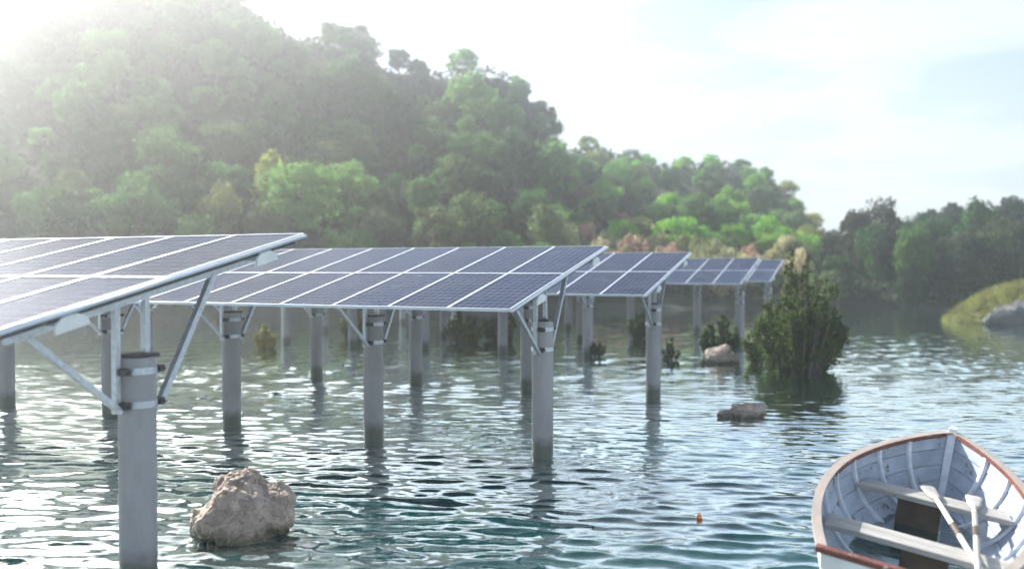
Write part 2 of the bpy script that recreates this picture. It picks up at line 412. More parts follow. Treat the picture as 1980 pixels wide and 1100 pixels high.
def hill_noise(x, y):
    r = math.hypot(x, y)
    k = max(0.0, min(1.0, (r - 62) / 20))
    return k * 1.6 * mnoise.noise(Vector((x * .06, y * .06, 3.1))) + k * .5 * mnoise.noise(Vector((x * .2, y * .2, 7.7)))

def build_terrain():
    azs = np.linspace(R(-66), R(66), 300)
    tr = np.concatenate([np.linspace(-.05, .12, 14), np.linspace(.14, 1.0, 60), np.linspace(1.03, 2.2, 22)])
    A, T = np.meshgrid(azs, tr, indexing='ij')
    sd = np.interp(A, AZ, SD); rd = np.interp(A, AZ, RD)
    rr = sd + T * (rd - sd)
    X, Y = rr * np.sin(A), rr * np.cos(A)
    Z = hill(A, rr)
    for i in range(X.shape[0]):
        for j in range(X.shape[1]):
            Z[i, j] += hill_noise(X[i, j], Y[i, j])
    n, m = X.shape
    idx = np.arange(n * m).reshape(n, m)
    F = np.stack([idx[:-1, :-1], idx[1:, :-1], idx[1:, 1:], idx[:-1, 1:]], -1).reshape(-1, 4)[:, ::-1]
    me = np_mesh('wooded_hills', np.stack([X, Y, Z], -1).reshape(-1, 3), F, M['soil'], True)
    o = link('wooded_hills', me)
    tag(o, 'steep wooded hills rising behind the far shore of the lake', 'hill', kind='structure')
build_terrain()

def place(px, r, up=0.0):
    a = az_of(px); r += np.interp(a, AZ, SD) - np.interp(a, AZ, SD0); x, y = r * math.sin(a), r * math.cos(a)
    return Vector((x, y, hill_xy(x, y) + up))

# ------------------------------------------------------------------ rocks
def rock(name, loc, size, seed, mat, label, chunks=22, parts=None, rz=0, vox=.035, lean=(0, 0)):
    """boulder of broken, angular lumps fused into one surface"""
    g = np.random.default_rng(seed)
    bm = bmesh.new()
    blobs = list(parts or [((0, 0, 0), .9)])
    lumps = [(Vector(c), r, 44) for c, r in blobs]
    for i in range(chunks):
        c, r = blobs[i % len(blobs)]
        d = Vector(g.normal(size=3)); d.normalize()
        if d.z < -.3: d.z = -d.z
        lumps.append((Vector(c) + d * r * g.uniform(.66, .86), r * g.uniform(.22, .46), 18))
    for c, r, n in lumps:
        vs = []
        for k in range(n):
            d = Vector(g.normal(size=3)); d.normalize()
            d = Vector((d.x * g.uniform(.9, 1.15), d.y, d.z * .9))
            vs.append(bm.verts.new(c + d * r * g.uniform(.93, 1.06)))
        bmesh.ops.convex_hull(bm, input=vs)
    loose = [v for v in bm.verts if not v.link_faces]
    bmesh.ops.delete(bm, geom=loose, context='VERTS')
    me = bpy.data.meshes.new(name); bm.to_mesh(me); bm.free()
    tmp = bpy.data.objects.new(name, me); COL.objects.link(tmp)
    md = tmp.modifiers.new('r', 'REMESH'); md.mode = 'VOXEL'; md.voxel_size = vox
    sm = tmp.modifiers.new('s', 'SMOOTH'); sm.factor = .5; sm.iterations = 1
    dg = bpy.context.evaluated_depsgraph_get()
    me2 = bpy.data.meshes.new_from_object(tmp.evaluated_get(dg))
    bpy.data.objects.remove(tmp); me2.name = name
    off = Vector((seed * 3.7, seed * 1.9, seed * 5.3))
    nrm = [v.normal.copy() for v in me2.vertices]
    for v, n in zip(me2.vertices, nrm):
        p = v.co.copy()
        dist, _ = mnoise.voronoi(p * 5.5 + off)
        k = .05 * mnoise.noise(p * 2.2 + off) + .028 * mnoise.noise(p * 7 + off) - .035 * max(0, .12 - (dist[1] - dist[0])) / .12
        p = p + n * k
        v.co = Vector((p.x * size[0] + lean[0] * p.z, p.y * size[1] + lean[1] * p.z, p.z * size[2]))
    me2.materials.clear(); me2.materials.append(mat); smooth_by_angle(me2, 50)
    o = link(name, me2); o.location = loc; o.rotation_euler = (0, 0, rz)
    return tag(o, label, 'rock')
q = px_depth(466, 1030)
rock('boulder', (q.x, q.y, .10), (.53, .46, .64), 3, M['rock'], 'large lumpy beige boulder in the water near the nearest pile', 34,
     parts=[((.02, .1, .15), .86), ((.42, .1, .05), .62), ((-.55, -.05, -.02), .46), ((.1, -.45, -.2), .55), ((-.25, -.35, .1), .55)], lean=(.05, 0))
q = px_depth(1430, 806)
rock('boulder', (q.x, q.y, .02), (.42, .26, .27), 8, M['rock'], 'small low pinkish rock alone in the bright water right of the piles', 26,
     parts=[((.35, 0, .25), .85), ((-.62, 0, -.05), .55)])
q = px_depth(1392, 702)
rock('boulder', (q.x, q.y, .1), (.54, .40, .50), 5, M['rock'], 'pinkish rounded rock at the foot of the green shrubs', 14, parts=[((0, 0, .1), .9), ((.4, 0, -.1), .7)])

# brown crag on the skyline
q = place(690, 104, 2.2)
rock('crag', q, (2.4, 2.0, 2.2), 12, pmat('brown_crag', (.30, .21, .15), .9, scale=1.2, bump=.8, bscale=7, col2=(.16, .11, .08)), 'brown rocky crag on the skyline of the big hill', 14, vox=.06)

q = px_depth(2035, 622)
rock('boulder', (q.x - 3.1, q.y - 2.3, .30), (1.8, 1.2, 1.05), 21, M['greyrock'], 'grey rock face set into the grassy mound at the right edge', 16, vox=.05, parts=[((0, 0, 0), .9), ((.6, .1, .1), .7)])

# ------------------------------------------------------------------ boat pose (needed to keep the lake out of the hull)
BL, BB, BWT, BSM, BZB = 3.853, .917, .603, .482, .196
def rot(yaw, roll, pitch):
    return Matrix.Rotation(yaw, 4, 'Z') @ Matrix.Rotation(roll, 4, 'Y') @ Matrix.Rotation(pitch, 4, 'X')
BOAT = Matrix.Translation((3.986, 8.446, .609)) @ rot(-.551, .136, .086)
BOATI = BOAT.inverted()
def half_beam(s):
    s = min(max(s, 0), 1)
    if s < BSM: return BB * (BWT + (1 - BWT) * math.sin(math.pi / 2 * s / BSM))
    return BB * max(0.0, math.cos(math.pi / 2 * ((s - BSM) / (1 - BSM)) ** 1.15)) ** .8
def sheer(s): return BZB * max(0, (s - .3) / .7) ** 2 + .06 * max(0, (.3 - s) / .3) ** 2
def keel(s): return -.70 + .16 * max(0, (s - .55) / .45) ** 2 + .12 * max(0, (.25 - s) / .25) ** 2
def hull_pt(s, q, side, off=0.0):
    """q 0 at the gunwale, 1 at the keel; off = metres inward"""
    th = q * math.pi / 2
    w = half_beam(s); z0, z1 = sheer(s), keel(s)
    k = max(0, (s - .5) / .5)                      # sections turn to a V towards the bow
    cx = math.cos(th) ** (.62 + .5 * k)
    x = max(0.0, w * cx - off * (1 - .3 * q)); z = z0 + (z1 - z0) * math.sin(th) ** (1.25 - .1 * k) + off * q
    y = (s - .5) * BL - .34 * (s ** 8) * q
    return Vector((side * x, y - off * (s ** 10) , z))

# ------------------------------------------------------------------ the lake
def build_water():
    h = CAMH
    rad = [1.0]
    while rad[-1] < 90:
        d = rad[-1]
        rad.append(d + min(max(d * d / (h * 884) * .5, .022), .8) if d > 4 else d + .10)
    rad += [95, 105, 120, 150, 200]
    rad = np.array(rad)
    fr = np.arange(R(-33), R(33) + 1e-6, R(.115))
    side = np.linspace(R(33), R(327), 90)[1:-1]
    az = np.concatenate([fr, side]); na = len(az)
    Rr, A = np.meshgrid(rad, az, indexing='ij')
    X, Y = Rr * np.sin(A), Rr * np.cos(A)
    Z = np.zeros_like(X); DX = np.zeros_like(X); DY = np.zeros_like(X)
    g = np.random.default_rng(11)
    # short steep wind ripples with long crests, riding on a weaker chop
    for nw, l0, l1, mean, spread, slope in ((56, .20, .50, 5, 14, .150), (16, .7, 2.0, -12, 28, .025), (22, .14, .22, 8, 30, .05)):
        lam = np.exp(g.uniform(np.log(l0), np.log(l1), nw)); th = g.normal(R(mean), R(spread), nw)
        amp = slope * math.sqrt(2 / nw) * lam / (2 * math.pi)
        for L, t, a, ph in zip(lam, th, amp, g.uniform(0, 6.28, nw)):
            k = 2 * math.pi / L
            arg = k * (X * math.sin(t) + Y * math.cos(t)) + ph
            Z += a * np.sin(arg)
            ca = a * 1.5 * np.cos(arg)              # trochoid: flat troughs, peaked crests
            DX += ca * math.sin(t); DY += ca * math.cos(t)
    # gusts: patches of stronger and weaker ripple
    gust = .9 + .3 * np.sin(X * .21 + 1.3 * np.sin(Y * .13)) * np.sin(Y * .17 + .8 * np.sin(X * .11) + 1)
    Z *= gust
    fade = np.clip((140 - Rr) / 70, 0, 1); near = np.clip((45 - Rr) / 25, 0, 1) * (np.abs(A) < R(33))
    Z *= fade
    V = np.stack([X + DX * gust * near, Y + DY * gust * near, Z], -1).reshape(-1, 3)
    n = len(rad); idx = np.arange(n * na).reshape(n, na)
    nx = np.roll(idx, -1, axis=1)
    F = np.stack([idx[:-1], nx[:-1], nx[1:], idx[1:]], -1).reshape(-1, 4)[:, ::-1]
    # leave out the water that the hull displaces
    bi = np.array(BOATI)
    loc = V @ bi[:3, :3].T + bi[:3, 3]
    s = loc[:, 1] / BL + .5
    inside = np.zeros(len(V), bool)
    for i in np.where((s > 0.01) & (s < .99) & (np.abs(loc[:, 0]) < BB))[0]:
        zz = loc[i, 2]; z0, z1 = sheer(s[i]), keel(s[i])
        if zz < z1: continue
        lo, hi = 0.0, 1.0
        for _ in range(12):
            q = (lo + hi) / 2
            if hull_pt(s[i], q, 1).z > zz: lo = q
            else: hi = q
        if abs(loc[i, 0]) < hull_pt(s[i], lo, 1).x - .012: inside[i] = True
    F = F[~inside[F].any(1)]
    me = np_mesh('lake_water', V, F, M['water'], True)
    o = link('lake_water', me)
    tag(o, 'rippled teal lake water filling the whole foreground', 'water', kind='structure')
build_water()

# ------------------------------------------------------------------ piles and solar arrays
PHI = .432
U = Vector((-math.cos(PHI), math.sin(PHI), 0)); W = Vector((math.sin(PHI), math.cos(PHI), 0))
SP, ZT = 3.041, 2.047
HALF, ZF, ZB, UE, MP = 1.9412, 2.317, 3.2277, .3631, .9412
ZC = (ZF + ZB) / 2; TILT = math.atan((ZB - ZF) / (2 * HALF)); SLEN = math.hypot(HALF, (ZB - ZF) / 2)
PR = .163
def under(b, d): return ZC + b * math.tan(TILT) - d       # height d below the panel plane at offset b

def make_pile():
    """local frame: +x along the row to its right end, +y up the slope of the panels"""
    root = empty('concrete_pile')
    m = MB()
    n = 28; rows = []
    for z, r in ((-1.6, PR), (ZT - .03, PR), (ZT, PR - .012)):
        rows.append([(r * math.cos(2 * math.pi * j / n), r * math.sin(2 * math.pi * j / n), z) for j in range(n)])
    m.strip(rows)
    me = m.mesh('shaft', M['concrete']); smooth_by_angle(me); link('shaft', me, root)
    MB().box((0, .02, ZT + .016), (.26, .26, .03)).build('cap_plate', M['darksteel'], root, bevel=.004)
    for zc in (1.63, 1.93):
        c = MB(); rows = []
        k = 28
        for z, r in ((zc - .03, PR + .002), (zc - .03, PR + .010), (zc + .03, PR + .010), (zc + .03, PR + .002)):
            rows.append([(r * math.cos(2 * math.pi * j / k), r * math.sin(2 * math.pi * j / k), z) for j in range(k)])
        rows.append(rows[0]); c.strip(rows, False)
        me = c.mesh('clamp_band', M['galv']); smooth_by_angle(me); band = link('clamp_band', me, root)
        for sy in (-1, 1):
            lug = MB()
            lug.box((.065, sy * (PR + .03), zc), (.09, .055, .062))
            lug.tube([(-.06, sy * (PR + .04), zc), (.14, sy * (PR + .04), zc)], .009, 8)
            lug.build('bolt_lug', M['darksteel'], band)
    x = -.025
    pf, pb = -(PR + .045), .10
    MB().bar((x, pf, 1.56), (x, pf, under(pf, .20)), .055, .055).build('front_post', M['galv'], root)
    MB().bar((.0, pb, ZT + .033), (.0, pb, under(pb, .20)), .055, .055).build('rear_post', M['galv'], root)
    MB().bar((x + .06, pf - .005, 1.58), (x + .06, -1.12, under(-1.12, .20)), .05, .05, (1, 0, 0)).build('front_brace', M['galv'], root)
    MB().bar((x + .06, PR + .05, 1.58), (x + .06, .92, under(.92, .20)), .06, .06, (1, 0, 0)).build('rear_brace', M['galv'], root)
    return root

def make_panel():
    p = MB().box((0, 0, -.008), (MP - .03, SLEN - .03, .006)).build('solar_panel', M['cells'])
    w = .016; a, b = (MP - .008) / 2, (SLEN - .008) / 2
    f = MB()
    f.box((-a + w / 2, 0, -.019), (w, 2 * b, .042)).box((a - w / 2, 0, -.019), (w, 2 * b, .042))
    f.box((0, -b + w / 2, -.019), (2 * a - 2 * w, w, .0415)).box((0, b - w / 2, -.019), (2 * a - 2 * w, w, .0415))
    f.build('frame', M['alu'], p)
    return p

PILE = make_pile(); PANEL = make_panel()
first = {'pile': True, 'panel': True}
ORD = ['first', 'second', 'third', 'fourth', 'fifth', 'sixth', 'seventh', 'eighth', 'ninth']
rowname = ['nearest', 'second nearest', 'third nearest', 'fourth nearest', 'second farthest', 'farthest']
rows = [((-3.3972, 7.9907), 2, 6), ((.4619, 13.366), 6, 17), ((3.1198, 19.4803), 6, 17), ((2.45, 28.5), 5, 14), ((8.2, 31.8), 7, 20), ((10.95, 37.8), 7, 20)]
for ri, ((ex, ey), npile, ncol) in enumerate(rows):
    rn = rowname[ri]
    for k in range(npile):
        o = PILE if first['pile'] else copy_tree(PILE); first['pile'] = False
        q = Vector((ex, ey, 0)) + U * (SP * k)
        o.location = q; o.rotation_euler = (0, 0, -PHI)
        lab = f'grey concrete pile, {ORD[k]} from the right under the {rn} row of panels'
        tag(o, lab, 'pile', 'concrete piles carrying the solar panels')
    arr = empty('solar_array', (ex, ey, 0), -PHI)
    tag(arr, {0: 'large tilted solar array fading into the white glare, nearest of the rows',
              1: 'long tilted solar array of dark panels across the middle, second nearest row',
              2: 'dark tilted solar array right behind the long middle one, third nearest row',
              3: 'short solar array hidden behind the third row, fourth nearest row',
              4: 'small distant solar array seen beyond the third row, second farthest row',
              5: 'farthest solar array, its right end against the big green shrub'}[ri], 'solar array', 'rows of solar arrays over the lake')
    x0 = UE
    for c in range(ncol):
        for sgn in (-1, 1):
            o = PANEL if first['panel'] else copy_tree(PANEL); first['panel'] = False
            o.parent = arr
            o.location = (x0 - MP * (c + .5), sgn * HALF / 2, ZC + sgn * (ZB - ZF) / 4)
            o.rotation_euler = (TILT + random.uniform(-.002, .002), random.uniform(-.002, .002), 0)
    xl = x0 - MP * ncol
    for b in (-1.0, 1.28):
        z = under(b, .095)
        pu = MB().bar((x0 + .015, b, z), (xl, b, z), .075, .085, (0, -math.sin(TILT), math.cos(TILT))).build('purlin', M['galv'], arr)
        ec = MB()
        ca, sa = math.cos(TILT), math.sin(TILT)
        prof = [(-.16, -.075), (.16, -.075), (.15, -.01), (.07, .038), (-.07, .038), (-.15, -.01)]
        rr = []
        for xx in (x0 + .018, x0 + .045):
            rr.append([(xx, b + py * ca - pz * sa, z + py * sa + pz * ca) for py, pz in prof])
        ec.strip(rr).build('end_cap', M['whitesteel'], pu)
    MB().tube([(x0 + .016, -HALF, under(-HALF, .03)), (x0 + .016, HALF, under(HALF, .03))], .019, 12).build('edge_tube', M['alu'], arr, smooth=True)
    for k in range(npile):
        xx = -SP * k + .03
        MB().bar((xx, -1.3, under(-1.3, .175)), (xx, 1.5, under(1.5, .175)), .06, .075, (0, -math.sin(TILT), math.cos(TILT))).build('rafter', M['galv'], arr)
    # thin dark channel under the right-hand edge
    MB().bar((x0 - .02, -HALF * .97, under(-HALF * .97, .072)), (x0 - .02, HALF * .93, under(HALF * .93, .072)), .02, .02, (0, -math.sin(TILT), math.cos(TILT))).build('edge_channel', M['darksteel'], arr)

# ------------------------------------------------------------------ the rowing boat
def build_boat():
    root = empty('rowing_boat'); root.matrix_world = BOAT
    tag(root, 'old white wooden rowing boat with red rails floating at the lower right', 'rowing boat')
    NS = 30; NK = 6
    ss = [i / NS for i in range(NS + 1)]
    for side in (-1, 1):
        for k in range(NK):
            q0, q1 = k / NK + .004, (k + 1) / NK - .004
            rws = []
            for s in ss:
                a0, a1 = hull_pt(s, q0, side, .002), hull_pt(s, q1, side, .002 + .006)
                am = hull_pt(s, (q0 + q1) / 2, side, .004)
                b0, b1 = hull_pt(s, q0, side, .020), hull_pt(s, q1, side, .026)
                bm_ = hull_pt(s, (q0 + q1) / 2, side, .022)
                rws.append([a0, am, a1, b1, bm_, b0])
            me = MB().strip(rws).mesh('plank', M['paint']); smooth_by_angle(me, 40); link('plank', me, root)
        # outside skin
        rws = []
        for s in ss:
            ring = [hull_pt(s, j / 10, side, -.004) for j in range(11)] + [hull_pt(s, j / 10, side, .0005) for j in range(10, -1, -1)]
            rws.append(ring)
        me = MB().strip(rws).mesh('hull_skin', M['hullpaint']); smooth_by_angle(me, 60); link('hull_skin', me, root)
        # ribs
        for s in (.10, .24, .40, .535, .66, .78, .885):
            rws = []
            for j in range(0, 15):
                q = .015 + j / 14 * .955
                w = .018
                rws.append([hull_pt(s - w / BL, q, side, .026), hull_pt(s + w / BL, q, side, .026), hull_pt(s + w / BL, q, side, .058), hull_pt(s - w / BL, q, side, .058)])
            me = MB().strip(rws).mesh('rib', M['ribpaint']); smooth_by_angle(me, 40); link('rib', me, root)
        # gunwale cap, outer rail, inner rail
        def rail(name, mat, o0, o1, z0, z1, s0=0.0, s1=1.0, sub=None):
            rws = []
            for i in range(49):
                s = s0 + (s1 - s0) * i / 48
                p = hull_pt(s, 0, side)
                p1 = hull_pt(min(s + .01, 1), 0, side); p0 = hull_pt(max(s - .01, 0), 0, side)
                t = (p1 - p0); t.z = 0; t.normalize()
                nrm = Vector((t.y, -t.x, 0)) * side           # outward
                rws.append([p + nrm * o0 + Vector((0, 0, z0)), p + nrm * o1 + Vector((0, 0, z0)), p + nrm * o1 + Vector((0, 0, z1)), p + nrm * o0 + Vector((0, 0, z1))])
            me = MB().strip(rws).mesh(name, mat); smooth_by_angle(me, 40)
            return link(name, me, sub or root)
        cap = rail('gunwale', M['cap'], -.045, .036, -.002, .026)
        rail('outer_rail', M['redrail'], .0365, .050, -.026, .018, .56, 1.0, sub=cap)
        rail('inner_rail', M['redrail'], -.056, -.0455, -.02, .022, .52, .985, sub=cap)
    # stem post
    st = MB(); rws = []
    for i in range(12):
        q = i / 11
        p = hull_pt(1, q, 1); y = p.y - .03; z = p.z + (.06 if i == 0 else 0)
        if i == 0: y = p.y + .03
        w = .045 - .012 * q
        rws.append([(-w, y - .05, z), (w, y - .05, z), (w * .7, y + .075, z), (-w * .7, y + .075, z)])
    st.strip(rws).build('stem_post', M['ribpaint'], root, bevel=.004)
    # keelson along the bottom
    rws = []
    for i in range(21):
        s = .01 + i / 20 * .95
        p = hull_pt(s, 1, 1, .03); rws.append([(-.05, p.y, p.z), (.05, p.y, p.z), (.05, p.y, p.z + .05), (-.05, p.y, p.z + .05)])
    MB().strip(rws).build('keelson', M['brownwood'], root)
    # transom of planks
    for k in range(5):
        qa, qb = k / 5 + .004, (k + 1) / 5 - .004
        a, b = hull_pt(0.0, qa, 1), hull_pt(0.0, qb, 1); y = a.y
        prof = [(-a.x, a.z), (a.x, a.z), (max(b.x, .02), b.z), (-max(b.x, .02), b.z)]
        MB().strip([[(x, y - .028, z) for x, z in prof], [(x, y + .004, z) for x, z in prof]]).build('transom_plank', M['hullpaint'], root)
    a = hull_pt(0, 0, 1)
    MB().box((0, a.y - .012, a.z + .012), (2 * a.x + .09, .075, .05)).build('transom_rail', M['redrail'], root, bevel=.006)
    # thwarts
    for s, wd, nm in ((.34, .27, 'near'), (.678, .25, 'far'), (.06, .22, 'stern')):
        w0 = min(hull_pt(s - wd / 2 / BL, .22, 1).x, hull_pt(s + wd / 2 / BL, .22, 1).x) - .03
        y = (s - .5) * BL
        zt = -.18
        w1 = lambda yy: next((hull_pt(yy / BL + .5, q / 60, 1, .06).x for q in range(60) if hull_pt(yy / BL + .5, q / 60, 1).z < zt - .02), .3)
        xa, xb = w1(y - wd / 2), w1(y + wd / 2)
        top = [(-xa, y - wd / 2), (xa, y - wd / 2), (xb, y + wd / 2), (-xb, y + wd / 2)]
        o = MB().strip([[(x, yy, zt - .055) for x, yy in top], [(x, yy, zt) for x, yy in top]]).build('thwart', M['wornwood'], root, bevel=.006)
    # knees and a seat support of dark wood
    y = (.678 - .5) * BL
    MB().box((-.12, y + .02, -.40), (.42, .04, .33)).build('seat_support', M['brownwood'], root)
    y = (.34 - .5) * BL
    MB().box((.1, y - .02, -.42), (.4, .04, .37)).build('seat_support', M['brownwood'], root)
    for xx in (-.24, -.08, .08, .24):
        MB().bar((xx, -1.35, -.575), (xx * .8, .75, -.565), .13, .02).build('floor_board', M['brownwood'], root)
    # bilge water: follows the hull at its level (a separate thing lying in the boat)
    V, F = [], []
    zl = -.545
    ys = [(.05 + .83 * i / 24) for i in range(25)]
    for s in ys:
        x = next((hull_pt(s, q / 80, 1, .03).x for q in range(81) if hull_pt(s, q / 80, 1).z < zl), .0)
        V += [(-x, (s - .5) * BL, zl), (x, (s - .5) * BL, zl)]
    F = [(2 * i, 2 * i + 1, 2 * i + 3, 2 * i + 2) for i in range(24)]
    me = np_mesh('bilge_water', V, F, M['water']); o = link('bilge_water', me); o.matrix_world = BOAT
    tag(o, 'shallow teal bilge water lying in the bottom of the rowing boat', 'water')
    return root
build_boat()

def on_boat(px, py, zl):
    """point of the boat's own plane z = zl under the photo position"""
    a = BOATI @ camo.location
    dx, dz = (px - 990) / FPX, -(py - 550) / FPX
    c, s = math.cos(PITCH), math.sin(PITCH)
    d = BOATI.to_3x3() @ Vector((dx, c + s * dz, -s + c * dz))
    t = (zl - a.z) / d.z
    return a + d * t

def oar(name, tip, neck, grip, mat, label, roll=0.0):
    root = empty(name); root.matrix_world = BOAT
    tag(root, label, 'oar', 'oars lying in the rowing boat')
    d = (neck - tip).normalized(); sd = d.cross(Vector((0, 0, 1))).normalized(); up = sd.cross(d)
    rws = []
    Lb = (neck - tip).length
    for i in range(13):
        t = i / 12
        w = .085 * (1 - .35 * t) if t < .75 else .085 * (.74 - 2.1 * (t - .75))
        if i == 0: w = .065
        th = .008 + .012 * t
        p = tip + d * Lb * t
        ring = []
        for j in range(10):
            a = 2 * math.pi * j / 10
            ca, sa = math.cos(a), math.sin(a)
            ring.append(p + sd * w * math.copysign(abs(ca) ** .5, ca) + up * th * math.copysign(abs(sa) ** .7, sa))
        rws.append(ring)
    me = MB().strip(rws).mesh('blade', M['oldoar']); smooth_by_angle(me, 50); link('blade', me, root)
    tot = grip - neck
    pts = [neck - d * .06, neck + tot * .05, neck + tot * .5, neck + tot * .86, neck + tot * .87, grip]
    me = MB().tube(pts, [.022, .026, .027, .025, .019, .018], 14).mesh('shaft', mat); smooth_by_angle(me, 40); link('shaft', me, root)
    me = MB().tube([neck + tot * .30, neck + tot * .42], .0305, 14).mesh('leather_collar', M['brownwood']); smooth_by_angle(me, 40); link('leather_collar', me, root)
    return root
zt = -.18
t1, n1 = on_boat(1783, 928, zt + .02), on_boat(1812, 966, zt + .03)
e1 = on_boat(1893, 1096, zt + .032)
g1 = n1 + (e1 - n1).normalized() * 2.1
t1 = n1 + (t1 - n1).normalized() * .40
oar('oar', t1, n1, g1, M['oar'], 'left oar with pale bleached shaft and grey blade on the far thwart')
t2, n2 = on_boat(1882, 940, zt + .02), on_boat(1884, 982, zt + .03)
e2 = on_boat(1890, 1080, zt + .09)
g2 = n2 + (e2 - n2).normalized() * 2.1
t2 = n2 + (t2 - n2).normalized() * .38
oar('oar', t2, n2, g2, M['oldoar'], 'right oar with weathered grey shaft lying across both thwarts')

# ------------------------------------------------------------------ foliage builders
def leaf_quads(name, cen, nrm, size, g, mat, aspect=1.5):
    n = len(cen)
    nrm = nrm / (np.linalg.norm(nrm, axis=1, keepdims=True) + 1e-9)
    a = g.normal(size=(n, 3)); t = np.cross(nrm, a); t /= (np.linalg.norm(t, axis=1, keepdims=True) + 1e-9)
    b = np.cross(nrm, t)
    s = np.asarray(size).reshape(-1, 1) * np.ones((n, 1))
    fold = nrm * s * .28
    v = np.stack([cen - t * s * aspect * .5, cen + b * s * .42 - fold * .5, cen + t * s * aspect * .5, cen - b * s * .42 - fold * .5], 1).reshape(-1, 3)
    f = np.arange(4 * n).reshape(n, 4)
    return np_mesh(name, v, f, mat)

def crown_mesh(name, seed, shape, nclump, nleaf, leaf):
    """unit crown: about 1 wide, from z=.25 to z=1.0; shape gives its profile"""
    g = np.random.default_rng(seed)
    C, Nn, S = [], [], []
    k = 0
    while k < nclump:
        d = g.normal(size=3); d /= np.linalg.norm(d)
        rr = g.uniform(.35, 1) ** .5
        p = d * rr
        zz = (p[2] + 1) / 2
        if shape == 'cone': w = 1.05 * (1 - zz) ** .7 + .12
        elif shape == 'tall': w = .75
        else: w = 1.0
        c = np.array([p[0] * .42 * w, p[1] * .42 * w, .26 + .66 * zz])
        cr = g.uniform(.07, .19) * (1.0 if shape != 'tall' else .85)
        m = int(nleaf / nclump * g.uniform(.7, 1.3))
        dd = g.normal(size=(m, 3)); dd /= np.linalg.norm(dd, axis=1, keepdims=True)
        r2 = g.uniform(.25, 1, (m, 1)) ** .45
        C.append(c + dd * r2 * cr * np.array([1.15, 1.15, .8])); Nn.append(dd + g.normal(size=(m, 3)) * .55 + np.array([0, 0, .25]))
        S.append(g.uniform(.7, 1.35, m) * leaf)
        k += 1
    return leaf_quads(name, np.concatenate(C), np.concatenate(Nn), np.concatenate(S), g, M['leaf'])

def trunk_mesh(name, seed, mat):
    g = random.Random(seed); m = MB()
    top = Vector((g.uniform(-.05, .05), g.uniform(-.05, .05), .62))
    mid = Vector((g.uniform(-.03, .03), g.uniform(-.03, .03), .3))
    m.tube([(0, 0, -.12), (0, 0, .04), mid, top], [.035, .027, .02, .008], 7)
    for i in range(6):
        a = g.uniform(0, 6.28); z = g.uniform(.26, .5); p0 = mid.lerp(top, (z - .3) / .32) if z > .3 else Vector((0, 0, .04)).lerp(mid, (z - .04) / .26)
        r = g.uniform(.2, .34); p1 = p0 + Vector((math.cos(a) * r, math.sin(a) * r, g.uniform(.1, .3)))
        m.tube([p0, p0.lerp(p1, .5) + Vector((0, 0, .03)), p1], [.012, .008, .003], 5)
    return m.mesh(name, mat, True)

CROWNS = [crown_mesh('crown', 100 + i, ['round', 'round', 'round', 'cone', 'tall', 'round', 'tall', 'round'][i], [34, 40, 30, 38, 36, 46, 30, 52][i], 2400, .046) for i in range(8)]
TRUNKS = [trunk_mesh('trunk', 200 + i, M['bark']) for i in range(3)]
TREES = 0
def tree(loc, height, width, col, label, cat='tree', group=None, name='broadleaf_tree', variant=None, shrub=False):
    global TREES
    TREES += 1
    root = empty(name, loc, random.uniform(0, 6.28))
    root.scale = (width, width, height)
    c = link('crown', CROWNS[random.randrange(8) if variant is None else variant], root)
    if shrub:
        c.location = (0, 0, -.34); c.scale = (1, 1, 1.3)
    c.color = (*col, 1)
    t = link('trunk', TRUNKS[random.randrange(3)], root)
    if shrub: t.scale = (.6, .6, .6)
    tag(root, label, cat, group)
    return root

# colours of the kinds of tree (leaf reflectance)
DG, MG, LG, YG, BR, OL = (.05, .12, .035), (.10, .235, .055), (.19, .38, .085), (.36, .42, .08), (.22, .17, .10), (.11, .17, .055)
PALE, BRIGHT = (.64, .55, .32), (.24, .50, .06)
def jit(c, k=.18):
    f = random.uniform(1 - k, 1 + k); return tuple(min(.6, x * f * random.uniform(.93, 1.07)) for x in c)

